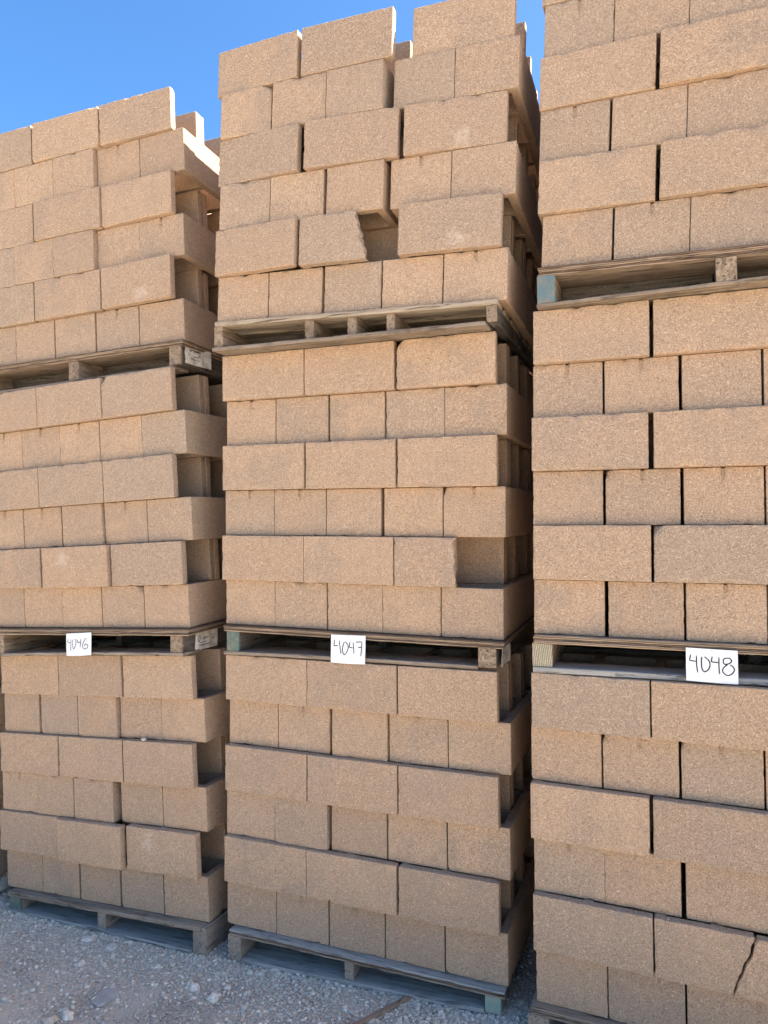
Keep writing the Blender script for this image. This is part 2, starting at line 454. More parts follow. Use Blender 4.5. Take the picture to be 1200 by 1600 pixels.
for_mesh = {}
def smooth_by_angle(me, ang=.7):
    me.polygons.foreach_set('use_smooth', [True]*len(me.polygons))
    try: me.set_sharp_from_angle(angle=ang)
    except Exception: pass
BLOCKS = []
for s_ in range(9):
    chip_ = None
    if s_ == 6: chip_ = ((-BL/2, -BW/2, BH/2), .035)
    if s_ == 7: chip_ = ((BL/2, -BW/2, -BH/2), .028)
    if s_ == 8: chip_ = ((-BL/2, BW/2, BH/2), .026)
    me_ = from_bm('block_mesh', block_bm(s_+1, chip=chip_), M_BLOCK); smooth_by_angle(me_); BLOCKS.append(me_)
def with_mat(me, mat):
    m = me.copy(); m.materials.clear(); m.materials.append(mat); return m

GROUP = 'tan concrete blocks stacked on the pallets'
COLNAME = {'L': 'left stack', 'C': 'centre stack', 'R': 'right stack'}
LOAD = {3: 'upper load', 2: 'middle load', 1: 'lower load'}
ROW = ['top row', 'second row down', 'third row down', 'fourth row down', 'fifth row down', 'bottom row']
POS3 = ['leftmost', 'middle', 'rightmost']
POS5 = ['leftmost', 'second from left', 'middle', 'second from right', 'rightmost']
DEPTH = {1: 'second', 2: 'third', 3: 'fourth', 4: 'fifth'}

def place_matrix(fr, A, cx, y, yaw, z, k=0):
    """centre of a block: front face at set-back y, k rows behind the front"""
    dy = (BW/2 if A else BL/2)
    rot = yaw if A else yaw + math.pi/2
    return fr @ Matrix.Translation((cx, y + dy, z + BH/2)) @ Matrix.Rotation(rot, 4, 'Z')

def add_block(mesh, mw, label, name='concrete_block'):
    o = link(name, mesh)
    o.matrix_world = mw
    set_props(o, label, 'block', GROUP)
    return o

# special blocks -----------------------------------------------------
def broken_front(keep, shear, seed):
    return block_bm(seed, step=.012, jag=.9 if seed == 23 else 1.3, cut=lambda x, y, z: y < SH and x > keep, keep=keep, shear=shear)
me_broken_slant = from_bm('broken_block_mesh', broken_front(.265, .05, 21), M_BLOCK); smooth_by_angle(me_broken_slant)
me_broken_square = from_bm('broken_block_mesh', broken_front(.245, .0, 22), M_BLOCK); smooth_by_angle(me_broken_square)
me_cracked = from_bm('cracked_block_mesh', broken_front(.262, -.072, 23), M_BLOCK); smooth_by_angle(me_cracked)
sh_bm = block_bm(23, cut=lambda x, y, z: not (y < SH and x > .262), keep=.262, shear=-.072, step=.012, jag=.9)
me_shard = from_bm('broken_corner_mesh', sh_bm, M_BLOCK); smooth_by_angle(me_shard)

hidden = []                                           # blocks nobody sees one by one: joined below
def regular_course(A):
    return [(.2+i*.4015, 0.0) for i in range(3)] if A else [(.124+i*.247, .012) for i in range(5)]
def course_rows(A): return 5 if A else 3

for key, rows in PLACES.items():
    c, t = key[0], int(key[1])
    fr = frame(key)
    for ci, row in enumerate(rows):
        A = ci % 2 == 0
        z = (5-ci)*H
        n = len(row)
        for i, (cx, y, yaw) in enumerate(row):
            name = POS3[i] if A else POS5[i]
            if c == 'R':
                if A and i == 2 or (not A and i >= 3):
                    hidden.append(place_matrix(fr, A, cx, y, yaw, z)); continue
                name = ['leftmost', 'second from left', 'third from left'][i]
            kindtxt = 'lengthwise tan block' if A else 'end-on tan block'
            label = f'{kindtxt}, {name} in {ROW[ci]} of {LOAD[t]}, {COLNAME[c]}'
            if not A: yaw = yaw + rnd.uniform(-.012, .012)
            else: yaw = yaw + rnd.uniform(-.004, .004)
            mesh = rnd.choice(BLOCKS[:6] if rnd.random() < .88 else BLOCKS[6:])
            flip = False
            sp = (key, ci, i)
            if sp == ('C3', 2, 2): mesh = with_mat(BLOCKS[1], M_BLOCK_LIME); label = 'tan block with pale lime smudge near its base, third row of upper load, centre stack'
            if sp == ('C3', 4, 2): mesh = with_mat(BLOCKS[2], M_BLOCK_LIME); label = 'tan block with pale lime smudge right of the broken block, upper load, centre stack'
            if sp == ('L1', 4, 2): mesh = with_mat(BLOCKS[3], M_BLOCK_STREAK); label = 'tan block with pale lime streaks, rightmost in fifth row down, lower load, left stack'
            if sp == ('L2', 4, 1): mesh = with_mat(BLOCKS[4], M_BLOCK_STREAK)
            if sp == ('L3', 4, 2): mesh = with_mat(BLOCKS[0], M_BLOCK_LIME)
            if sp == ('R2', 4, 1): mesh = BLOCKS[6]; label = 'tan block with a chipped upper left corner, fifth row of middle load, right stack'
            if sp == ('C3', 4, 1):
                mesh = me_broken_slant; name_o = 'broken_concrete_block'
                label = 'broken tan block with slanted right edge and missing face, upper load, centre stack'
            if sp == ('C2', 4, 2):
                mesh = me_broken_square
                label = 'broken tan block with missing right part of its face, middle load, centre stack'
            if sp == ('R1', 4, 1):
                o = add_block(me_cracked, place_matrix(fr, A, cx, y, yaw, z), 'tan block with a diagonal crack across its corner, lower load, right stack')
                s = link('broken_corner', me_shard, o); s['label'] = 'cracked-off corner piece of the block face'
                s.location = (.0055, -.005, -.0015); s.rotation_euler = (0, .012, .02)
            else:
                add_block(mesh, place_matrix(fr, A, cx, y, yaw, z), label)
        # rows behind the front one
        nr = course_rows(A)
        for k in range(1, nr):
            back = [(a, 0, 0) for a, b in regular_course(A)]
            back[-1] = row[-1]
            if A and row[-1][0] - back[1][0] < BL+.002: back[1] = (row[-1][0]-BL-.002, 0, 0)
            for i, (cx, y, yaw) in enumerate(back):
                yy = (0 if A else max(.012, row[-1][1])) + k*(BW+.0035 if A else BL+.004) + rnd.uniform(-.002, .002)
                xx = cx + rnd.uniform(-.003, .003)
                last = i == n-1
                if A and t == 3 and ci == 0 and c == 'C' and i == 2: xx = cx - .012*k
                mw = place_matrix(fr, A, xx, yy, rnd.uniform(-.004, .004), z)
                seen = False
                if last and c == 'C' and k <= (2 if A else 1): seen = True
                if last and c == 'C' and t == 3 and ci <= 1: seen = True
                if last and c == 'L' and A and k == 1: seen = True
                if last and c == 'L' and t == 3 and ci == 0 and k <= 2: seen = True
                if c == 'C' and t == 3 and ci == 0 and i == 1 and k == 1: seen = True
                if seen:
                    if last:
                        label = f'{DEPTH[k]} tan block back along the right side, {ROW[ci]} of {LOAD[t]}, {COLNAME[c]}'
                    else:
                        label = 'tan block showing through the gap in the top row, upper load, centre stack'
                    add_block(rnd.choice(BLOCKS[:6]), mw, label)
                else:
                    hidden.append(mw)

# neighbouring stacks: the nearest shows a sliver at the left edge of the picture
for c in EXTRA:
    for t in (1, 2, 3):
        fr = frame(c + str(t))
        for ci in range(6):
            A = ci % 2 == 0
            row = regular_course(A)
            for k in range(course_rows(A)):
                for i, (cx, y) in enumerate(row):
                    mw = place_matrix(fr, A, cx+rnd.uniform(-.003, .003), y+k*(BW+.0035 if A else BL+.004), rnd.uniform(-.005, .005), (5-ci)*H)
                    if c == 'W' and t == 1 and i == len(row)-1 and k <= 1 and not (k == 1 and not A):
                        lab = f'{"front" if k == 0 else "second"} tan block in {ROW[ci]}, lower load of stack cut off at left edge'
                        add_block(rnd.choice(BLOCKS[:6]), mw, lab)
                    else:
                        hidden.append(mw)

# a second, unseen line of stacks, added behind to stop light showing through the gaps
for c in range(7):
    for t in range(3):
        fr = Matrix.Translation((-6.4+1.36*c+rnd.uniform(-.03, .03), 2.1+rnd.uniform(-.05, .05), ground_z(-6.4+1.36*c)+.12+1.30*t))
        for ci in range(6):
            A = ci % 2 == 0
            for k in range(2):
                for i, (cx, y) in enumerate(regular_course(A)):
                    hidden.append(place_matrix(fr, A, cx+rnd.uniform(-.003, .003), y+k*(BW+.0035 if A else BL+.004), 0, (5-ci)*H))

lo = block_bm(0, step=.5, detail=False)
lo.verts.ensure_lookup_table(); lo.verts.index_update()
lv = np.array([v.co[:] for v in lo.verts]); lf = np.array([[v.index for v in f.verts] for f in lo.faces]); lo.free()
allv = []; allf = []
for n_, mw in enumerate(hidden):
    m = np.array(mw)
    allv.append(lv @ m[:3, :3].T + m[:3, 3]); allf.append(lf + n_*len(lv))
me = bpy.data.meshes.new('rear_blocks')
me.from_pydata(np.concatenate(allv).tolist(), [], np.concatenate(allf).tolist())
me.materials.append(M_BLOCK)
set_props(link('rear_concrete_blocks', me), 'tan concrete blocks filling the stacks behind the visible faces', 'blocks', None, 'stuff')

# ------------------------------------------------------------------ pallets
PG = 'wooden pallets under the block loads'
class Pallet:
    """parts are boxes between the top of the load (or ground) below and the underside of the load above"""
    def __init__(self, key, label, depth=1.215):
        self.key = key; self.fr = frame(key); self.depth = depth
        c, t = key[0], int(key[1])
        self.low = frame(c + str(t-1)) if t > 1 else None
        o = bpy.data.objects.new('pallet', None); COL.objects.link(o)
        base = self.P(.61, .6, 0)
        o.location = base; o.empty_display_size = .2
        self.base = Vector(base)
        set_props(o, label, 'pallet', PG)
        self.root = o
    def P(self, x, y, w, dz=0.0):
        """w: 0 bottom .. 1 top, dz metres added"""
        u = self.fr @ Vector((x, y, -.0015))
        if self.low is not None:
            pt = self.low @ Vector((0, 0, 6*H+.0005)); n = self.low.to_3x3() @ Vector((0, 0, 1))
            zl = pt.z - ((u.x-pt.x)*n.x + (u.y-pt.y)*n.y)/n.z
        else:
            zl = ground_z(u.x, u.y) - .004
        return Vector((u.x, u.y, zl + (u.z-zl)*w + dz))
    def part(self, name, x0, x1, y0, y1, a, b, mat, jag=.0, bow=0.0, label=None, nseg=None):
        """a, b: vertical bounds as ('b', d) above the bottom or ('t', d) below the top"""
        lx, ly = abs(x1-x0), abs(y1-y0)
        nx = nseg or max(1, int(lx/.035)); ny = max(1, int(ly/.08))
        sd = Vector((rnd.random()*50, rnd.random()*50, 0))
        bm = bmesh.new(); g = {}
        def Z(spec, x, y, s):
            m, d = spec
            p = self.P(x, y, 0 if m == 'b' else 1)
            p.z += d if m == 'b' else -d
            if bow: p.z += bow*math.sin(math.pi*min(1, max(0, (x-x0)/lx)))
            p.z += noise.noise(Vector((x*9, y*9, s))+sd)*jag
            return p - self.base
        for i in range(nx+1):
            for j in range(ny+1):
                x = x0+(x1-x0)*i/nx; y = y0+(y1-y0)*j/ny
                if i in (0, nx): x += noise.noise(Vector((y*25, i, 5))+sd)*.004
                if j in (0, ny): y += noise.noise(Vector((x*20, j, 9))+sd)*(.0025+jag*2.2)
                g[i, j, 0] = bm.verts.new(Z(a, x, y, 0)); g[i, j, 1] = bm.verts.new(Z(b, x, y, 3))
        for i in range(nx):
            for j in range(ny):
                bm.faces.new([g[i, j, 0], g[i, j+1, 0], g[i+1, j+1, 0], g[i+1, j, 0]])
                bm.faces.new([g[i, j, 1], g[i+1, j, 1], g[i+1, j+1, 1], g[i, j+1, 1]])
        for i in range(nx):
            bm.faces.new([g[i, 0, 0], g[i+1, 0, 0], g[i+1, 0, 1], g[i, 0, 1]])
            bm.faces.new([g[i+1, ny, 0], g[i, ny, 0], g[i, ny, 1], g[i+1, ny, 1]])
        for j in range(ny):
            bm.faces.new([g[0, j+1, 0], g[0, j, 0], g[0, j, 1], g[0, j+1, 1]])
            bm.faces.new([g[nx, j, 0], g[nx, j+1, 0], g[nx, j+1, 1], g[nx, j, 1]])
        bm.normal_update()
        ed = [e for e in bm.edges if e.calc_face_angle(0) > .9]
        bmesh.ops.bevel(bm, geom=ed, offset=.002, segments=1, affect='EDGES', clamp_overlap=True)
        o = link(name, from_bm(name, bm, mat), self.root)
        if label: o['label'] = label
        return o
    def ply_deck(self, x0, x1, y0=-.006, t=.026, mats=None, n=5):
        mats = mats or M_PLY
        for i in range(n):
            a = t*(n-i)/n; b = t*(n-1-i)/n
            self.part('ply', x0+rnd.uniform(0, .005), x1-rnd.uniform(0, .005), y0+rnd.uniform(0, .004), self.depth-.002*i,
                      ('t', a-.0004), ('t', b+.0004 if i < n-1 else 0.0), mats[i % len(mats)], jag=.0013)
    def board_deck(self, x0, x1, y0=-.008, t=.02, mat=None, width=.11, gap=.075):
        y = y0
        while y < self.depth-.05:
            self.part('deck_board', x0+rnd.uniform(-.004, .004), x1+rnd.uniform(-.004, .004), y, min(self.depth, y+width), ('t', t), ('t', 0), mat or M_BOARD, jag=.001)
            y += width+gap
    def bottom_boards(self, x0, x1, y0=-.006, t=.016, mat=None, ys=(0, .5, 1.06), widths=(.125, .125, .125), bow=0.0):
        for k, (yy, w) in enumerate(zip(ys, widths)):
            self.part('bottom_board', x0, x1, y0+yy, y0+yy+w, ('b', .001), ('b', t), (mat or M_BOARD_DUSTY) if k == 0 else M_BOARD_SHADE, jag=.0012, bow=bow if k == 0 else 0)  # boards behind the front one get the painted-in gap shade
    def stringer(self, x0, x1, y0=0.0, mat=None, t_top=.026, t_bot=.016, endmat=None, label=None, y1=None):
        y1 = y1 or self.depth-.01
        if endmat:
            self.part('painted_end' if endmat is not M_END else 'sawn_end', x0, x1, y0, y0+.012, ('b', t_bot), ('t', t_top), endmat, label=label)
            y0 += .012
        return self.part('stringer', x0, x1, y0, y1, ('b', t_bot), ('t', t_top), mat or M_STR)

def rear_fill(p, xs, t_top, t_bot=.016):
    for x in xs: p.stringer(x, x+.038, .02, M_STR_DARK, t_top, t_bot)

# 4046 stack
p = Pallet('L1', 'dusty pallet with a green end on the gravel under the 4046 stack')
p.board_deck(.030, 1.205, t=.020, mat=M_BOARD, gap=.03)
p.stringer(.034, .106, .0, M_STR_TAN, .020, .014, M_GREEN, 'green painted stringer end')
p.stringer(.609, .66, .005, M_STR_TAN, .020, .014)
p.stringer(1.164, 1.237, .0, M_STR_TAN, .006, .0)
p.bottom_boards(.03, 1.160, t=.014, widths=(.13, .13, .13), ys=(0, .5, 1.06))
p = Pallet('L2', 'plywood topped pallet with the 4046 card hanging from it')
p.ply_deck(-.01, 1.236, t=.030)
p.stringer(.066, .125, .0, M_STR)
p.stringer(1.133, 1.196, .0, M_STR_DARK, .03, .016, M_STR, 'grey sawn stringer end')
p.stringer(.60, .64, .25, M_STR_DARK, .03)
p.bottom_boards(-.01, 1.205, t=.016, bow=.006, mat=M_BOARD)
PL2 = p
p = Pallet('L3', 'weathered pallet with a torn paper tag under the upper load, left stack')
p.ply_deck(-.01, 1.243, t=.028, mats=[M_PLY[2], M_PLY[1], M_PLY[0]])
p.stringer(.02, .065, .0, M_STR, .028)
p.stringer(.59, .652, .0, M_STR, .028)
p.stringer(1.165, 1.227, .0, M_STR_DARK, .028, .016, M_STR, 'grey sawn stringer end')
p.bottom_boards(-.01, 1.19, t=.014, mat=M_BOARD)
PL3 = p
p.part('shade_bar', .654, 1.163, .16, .18, ('b', .06), ('t', .030), M_BOARD_SHADE)  # dark bar added to hide the lit deck underside
p.part('shade_bar', .067, .588, .16, .18, ('b', .06), ('t', .030), M_BOARD_SHADE)  # same added bar, darkening the left opening
# 4047 stack
p = Pallet('C1', 'dusty grey pallet on the gravel under the 4047 stack')
p.ply_deck(.014, 1.212, t=.024, mats=[M_BOARD, M_PLY[1], M_BOARD_DUSTY], n=3)
p.stringer(.007, .072, .0, M_STR_TAN, .024, .0)
p.stringer(.558, .598, .004, M_STR_TAN, .024, .016)
p.stringer(1.131, 1.194, .0, M_STR_TAN, .024, .004, M_PALEGREEN, 'pale green painted stringer end')
p.bottom_boards(.074, 1.129, t=.016, ys=(0, .5, 1.06), widths=(.14, .13, .13))
p = Pallet('C2', 'plywood topped pallet with a green end and the 4047 card hanging from it')
p.ply_deck(-.004, 1.227, t=.026)
p.stringer(.012, .073, .0, M_STR_DARK, .026, .016, M_GREEN, 'green painted stringer end')
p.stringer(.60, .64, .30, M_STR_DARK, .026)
p.stringer(1.127, 1.195, .0, M_STR_DARK, .026, .010, M_STR, 'grey sawn stringer end')
p.bottom_boards(.0, 1.125, t=.016, bow=.004, mat=M_BOARD)
PC2 = p
p = Pallet('C3', 'board pallet with five grey stringers under the upper load, centre stack')
p.board_deck(.012, 1.219, t=.020, mat=M_BOARD_PALE, width=.09, gap=.06, y0=-.004)
for a_, b_ in ((.0, .042), (.428, .468), (.616, .655), (.782, .816)):
    p.stringer(a_, b_, .0+rnd.uniform(0, .01), M_STR, .020, .016)
p.stringer(1.177, 1.215, .0, M_STR_DARK, .020, .016, M_STR, 'grey sawn stringer end')
p.bottom_boards(-.002, 1.175, t=.016, y0=-.012, mat=M_BOARD)
PC3 = p
# 4048 stack
for a_, b_ in ((.044, .426), (.470, .614), (.657, .780), (.818, 1.175)): PC3.part('shade_bar', a_, b_, .20, .22, ('b', .05), ('t', .022), M_BOARD_SHADE)  # dark bars added between the stringers as painted shade
p = Pallet('R1', 'plywood topped pallet on the gravel under the 4048 stack')
p.ply_deck(-.012, 1.22, t=.026, mats=[M_BOARD, M_PLY[2], M_PLY[1]])
p.stringer(-.021, .049, .0, M_STR_TAN)
p.stringer(.58, .64, .0, M_STR_TAN); p.stringer(1.15, 1.215, .0, M_STR_TAN)
p.bottom_boards(-.01, 1.20, t=.016)
p = Pallet('R2', 'plywood topped pallet with a ringed sawn end and the 4048 card')
p.ply_deck(.004, 1.225, t=.030, mats=[M_PLY[0], M_PLY[2], M_PLY[1]])
p.stringer(.002, .070, .0, M_STR, .030, .020, M_END, 'sawn stringer end with year rings')
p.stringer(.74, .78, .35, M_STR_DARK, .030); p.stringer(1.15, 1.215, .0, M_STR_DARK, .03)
p.bottom_boards(.004, 1.22, t=.020, mat=M_BOARD_DUSTY, bow=.0)
PR2 = p
p = Pallet('R3', 'thick plywood pallet with a teal painted end under the upper load, right stack')
p.ply_deck(.006, 1.225, t=.030, mats=[M_PLY[2], M_PLY[1], M_PLY[0]])
p.stringer(.004, .069, -.004, M_STR, .030, .014, M_TEAL, 'teal painted stringer end')
p.stringer(.591, .656, -.002, M_STR_DARK, .030, .014, M_STR, 'grey sawn stringer end'); p.stringer(1.15, 1.215, .0, M_STR_DARK, .03)
p.bottom_boards(.002, 1.22, t=.014, mat=M_BOARD)
for a_, b_ in ((.071, .589), (.658, 1.148)): p.part('shade_bar', a_, b_, .15, .17, ('b', .045), ('t', .032), M_BOARD_SHADE)  # added dark bars standing in for the shade under the deck
for c in EXTRA:
    for t in (1, 2, 3):
        lab = {'W': 'stack cut off at the left edge'}.get(c)
        if c == 'W':
            lab = f'pallet under the {LOAD[t]} of the stack cut off at the left edge'
        else:
            lab = {'V': 'pallet in the stack two places left of the left stack, outside the picture', 'S': 'pallet in the stack just right of the right stack, outside the picture', 'Q': 'pallet in the stack farthest right, outside the picture'}[c] + {1: ', lowest', 2: ', second up', 3: ', topmost'}[t]
        p = Pallet(c + str(t), lab)
        p.ply_deck(0, 1.22, t=.026, n=2)
        p.stringer(.0, .05); p.stringer(.58, .63)
        p.stringer(1.15, 1.21, .0, M_STR)
        p.bottom_boards(0, 1.14)
        if c == 'W' and t == 1: PW1 = p

# ------------------------------------------------------------------ paper tags stapled to the stringer sides
def paper_quad(nu, nv, fn, thick=.0008):
    """thin sheet with curl: fn(u, v) -> point and normal offset direction"""
    bm = bmesh.new(); g = {}
    for i in range(nu+1):
        for j in range(nv+1):
            p, nrm = fn(i/nu, j/nv)
            g[i, j, 0] = bm.verts.new(p); g[i, j, 1] = bm.verts.new(p - nrm*thick)
    for i in range(nu):
        for j in range(nv):
            bm.faces.new([g[i, j, 0], g[i+1, j, 0], g[i+1, j+1, 0], g[i, j+1, 0]])
            bm.faces.new([g[i, j, 1], g[i, j+1, 1], g[i+1, j+1, 1], g[i+1, j, 1]])
    for i in range(nu):
        bm.faces.new([g[i, 0, 0], g[i, 0, 1], g[i+1, 0, 1], g[i+1, 0, 0]])
        bm.faces.new([g[i, nv, 0], g[i+1, nv, 0], g[i+1, nv, 1], g[i, nv, 1]])
    for j in range(nv):
        bm.faces.new([g[0, j, 0], g[0, j+1, 0], g[0, j+1, 1], g[0, j, 1]])
        bm.faces.new([g[nu, j, 0], g[nu, j, 1], g[nu, j+1, 1], g[nu, j+1, 0]])
    return bm

def ribbon(strokes, fn, width, lift=.0007):
    """ink strokes: polylines in (u, v) laid on the sheet as narrow ribbons; fn(u, v) -> point, normal"""
    bm = bmesh.new()
    for st in strokes:
        pts = []
        for a, b in zip(st, st[1:]):
            for q in range(4): pts.append((a[0]+(b[0]-a[0])*q/4, a[1]+(b[1]-a[1])*q/4))
        pts.append(st[-1])
        P3 = []
        for u, v in pts:
            p, n = fn(u, v); P3.append((p + n*lift, n))
        prev = None
        for i, (p, n) in enumerate(P3):
            q = P3[min(i+1, len(P3)-1)][0] - P3[max(i-1, 0)][0]
            side = q.cross(n).normalized()*width*.5*(1.0 if 0 < i < len(P3)-1 else .6)
            a, b = bm.verts.new(p-side), bm.verts.new(p+side)
            if prev: bm.faces.new([prev[0], prev[1], b, a])
            prev = (a, b)
    return bm

def tag_on_side(P, x, y0, y1, a, b, label, strokes, torn=False, lean=0.0, sheen=M_LABEL):
    def fn(u, v):
        y = y0+(y1-y0)*u
        bot = P.P(x, y, 0); top = P.P(x, y, 1)
        w = a + (b-a)*v
        if torn: w += .05*noise.noise(Vector((u*6, v*3, 1)))
        p = bot.lerp(top, w)
        n = P.fr.to_3x3() @ Vector((1, 0, 0))
        p = p + n*(.003 + .004*math.sin(u*7+v*2)**2 + (.012*u*u if torn else 0.0) + lean*abs(u-.5))
        if torn: p.y += .012*noise.noise(Vector((v*9, u, 4)))
        return p - P.base, n
    bm = paper_quad(8, 5, fn)
    o = link('paper_tag', from_bm('paper_tag', bm, sheen), P.root)
    o['label'] = label
    ink = link('printed_lines', from_bm('printed_lines', ribbon(strokes, fn, .0035), M_INK), o)
    return o
LN = [[(.15, .82), (.62, .84)], [(.15, .76), (.60, .78)], [(.30, .50), (.55, .52)], [(.30, .44), (.50, .46)], [(.18, .30), (.50, .32)],
      [(.12, .58), (.20, .62), (.22, .50), (.14, .36), (.08, .42), (.12, .58)], [(.78, .55), (.84, .55)], [(.76, .40), (.86, .40)], [(.16, .18), (.70, .2)]]
tag_on_side(PL2, 1.197, .09, .26, .10, .92, 'creased printed paper tag on the stringer side', LN)
tag_on_side(PL3, 1.228, .03, .22, .22, .88, 'torn weathered paper tag on the stringer side', LN[:5], torn=True)
tag_on_side(PC2, 1.197, .03, .19, .08, .95, 'curled grey paper tag on the stringer side', LN[3:5], lean=.02)
tag_on_side(PW1, 1.212, .05, .22, .1, .9, 'worn paper tag on the stringer side', LN[:4])
# chalky marks sprayed on the side of the upper 4047 pallet
def side_fn(P, x):
    def fn(u, v):
        bot = P.P(x, u, 0); top = P.P(x, u, 1)
        return bot.lerp(top, v) - P.base, P.fr.to_3x3() @ Vector((1, 0, 0))
    return fn
marks = [[(.34, .9), (.345, .25)], [(.375, .85), (.37, .3), (.40, .2)], [(.41, .85), (.43, .55), (.41, .2)], [(.46, .8), (.45, .25), (.49, .2), (.50, .75)], [(.53, .8), (.53, .2)]]
link('sprayed_marks', from_bm('sprayed_marks', ribbon(marks, side_fn(PC3, 1.216), .006), M_CHALK), PC3.root)

# ------------------------------------------------------------------ number cards
def smooth_path(pts, closed=False, n=5):
    out = []
    m = len(pts)
    for i in range(m if closed else m-1):
        p0 = pts[(i-1) % m] if closed or i > 0 else pts[i]
        p1 = pts[i]; p2 = pts[(i+1) % m]
        p3 = pts[(i+2) % m] if closed or i+2 < m else p2
        for q in range(n):
            t = q/n
            out.append(tuple(.5*((2*b) + (-a+c)*t + (2*a-5*b+4*c-d)*t*t + (-a+3*b-3*c+d)*t**3) for a, b, c, d in zip(p0, p1, p2, p3)))
    out.append(pts[0] if closed else pts[-1])
    return out
N4048 = [[(.09, .80), (.07, .62), (.20, .60)], [(.205, .78), (.205, .50), (.225, .27)],
         smooth_path([(.31, .75), (.30, .60), (.31, .40), (.355, .31), (.43, .38), (.465, .52), (.44, .66), (.36, .76)]),
         [(.51, .78), (.49, .62), (.63, .61)], [(.64, .78), (.635, .50), (.645, .27)],
         smooth_path([(.75, .76), (.72, .68), (.74, .58), (.83, .60), (.88, .68), (.84, .76), (.75, .75)]),
         smooth_path([(.80, .57), (.72, .46), (.71, .34), (.79, .25), (.88, .30), (.93, .42), (.90, .52), (.85, .56)])]
N4047 = [[(.11, .82), (.09, .60), (.21, .62)], [(.245, .80), (.28, .55), (.31, .33)],
         smooth_path([(.40, .76), (.36, .60), (.36, .42), (.41, .31), (.48, .40), (.52, .58), (.47, .72), (.42, .76)]),
         [(.56, .77), (.55, .58), (.65, .56)], [(.65, .76), (.675, .55), (.69, .35)],
         [(.73, .77), (.90, .78), (.90, .55), (.88, .28)], [(.80, .58), (.90, .60)]]
N4046 = [[(.08, .78), (.07, .60), (.19, .58)], [(.20, .74), (.215, .50), (.205, .24)],
         smooth_path([(.28, .72), (.29, .50), (.32, .34), (.37, .34), (.42, .50), (.41, .68), (.36, .74)]),
         [(.47, .72), (.48, .60), (.62, .59)], [(.61, .76), (.61, .55), (.60, .36)],
         smooth_path([(.80, .78), (.73, .62), (.69, .46), (.72, .32), (.80, .29), (.88, .36), (.87, .46), (.80, .50), (.75, .42)])]
def card(P, x0, x1, ztop, zbot, strokes, label, ink, tilt=0.0, curl=.004, yoff=-.013):
    o = bpy.data.objects.new('number_card', None)
    base = P.fr @ Vector(((x0+x1)/2, yoff, ztop))
    COL.objects.link(o); o.location = base
    set_props(o, label, 'card', 'handwritten number cards')
    def fn(u, v):
        x = x0+(x1-x0)*u; z = zbot+(ztop-zbot)*v + tilt*(u-.5)
        y = yoff - .004*(1-v) - curl*math.sin(u*math.pi)*(1-v) - .003*(1-v)*u
        return P.fr @ Vector((x, y, z)) - base, -(P.fr.to_3x3() @ Vector((0, 1, 0)))
    link('card_sheet', from_bm('card_sheet', paper_quad(8, 6, fn, .0006), M_PAPER), o)
    link('handwritten_number', from_bm('handwritten_number', ribbon(strokes, fn, .0036), ink), o)
    s = ribbon([[(.47, .965), (.53, .965)]], fn, .0012, .0012)
    link('staple', from_bm('staple', s, M_STAPLE), o)
card(PL2, .54, .693, -.020, -.124, N4046, 'white card with 4046 handwritten in faded black marker', M_INKGREY, .006, .010)
card(PC2, .519, .671, -.010, -.123, N4047, 'white card with 4047 handwritten in black marker', M_INK, .003, .008)
card(PR2, .507, .662, -.019, -.126, N4048, 'white card with 4048 handwritten in bold black marker', M_INK, -.002, .006)

# ------------------------------------------------------------------ ground
def bump_z(x, y):
    p = Vector((x, y, 0))
    z = noise.noise(p*1.1)*.014 + noise.noise(p*3.7+Vector((5, 2, 0)))*.007 + noise.noise(p*11)*.0035 + noise.noise(p*29)*.0034 + noise.noise(p*58)*.0030
    inside = (1.0 if y > -.02 else max(0.0, 1-(-.02-y)/.25))
    z = z*(1-.75*inside)-.006 - .002
    return z
def axis(lo, hi, step, far):
    a = list(np.arange(lo, hi+1e-6, step)); s = step; x = lo; left = []
    while x > -far: s *= 1.32; x -= s; left.append(x)
    s = step; x = a[-1]; right = []
    while x < far: s *= 1.32; x += s; right.append(x)
    return left[::-1] + a + right
gx = axis(-3.9, .6, .016, 700.0); gy = axis(-1.3, .55, .016, 700.0)
gverts = []
for y in gy:
    for x in gx:
        gverts.append((x, y, ground_z(x) + bump_z(x, y)))
W_ = len(gx); gfaces = []
for j in range(len(gy)-1):
    for i in range(W_-1):
        a = j*W_+i; gfaces.append((a, a+1, a+W_+1, a+W_))
gm = bpy.data.meshes.new('ground'); gm.from_pydata(gverts, [], gfaces)
gm.polygons.foreach_set('use_smooth', [True]*len(gfaces))
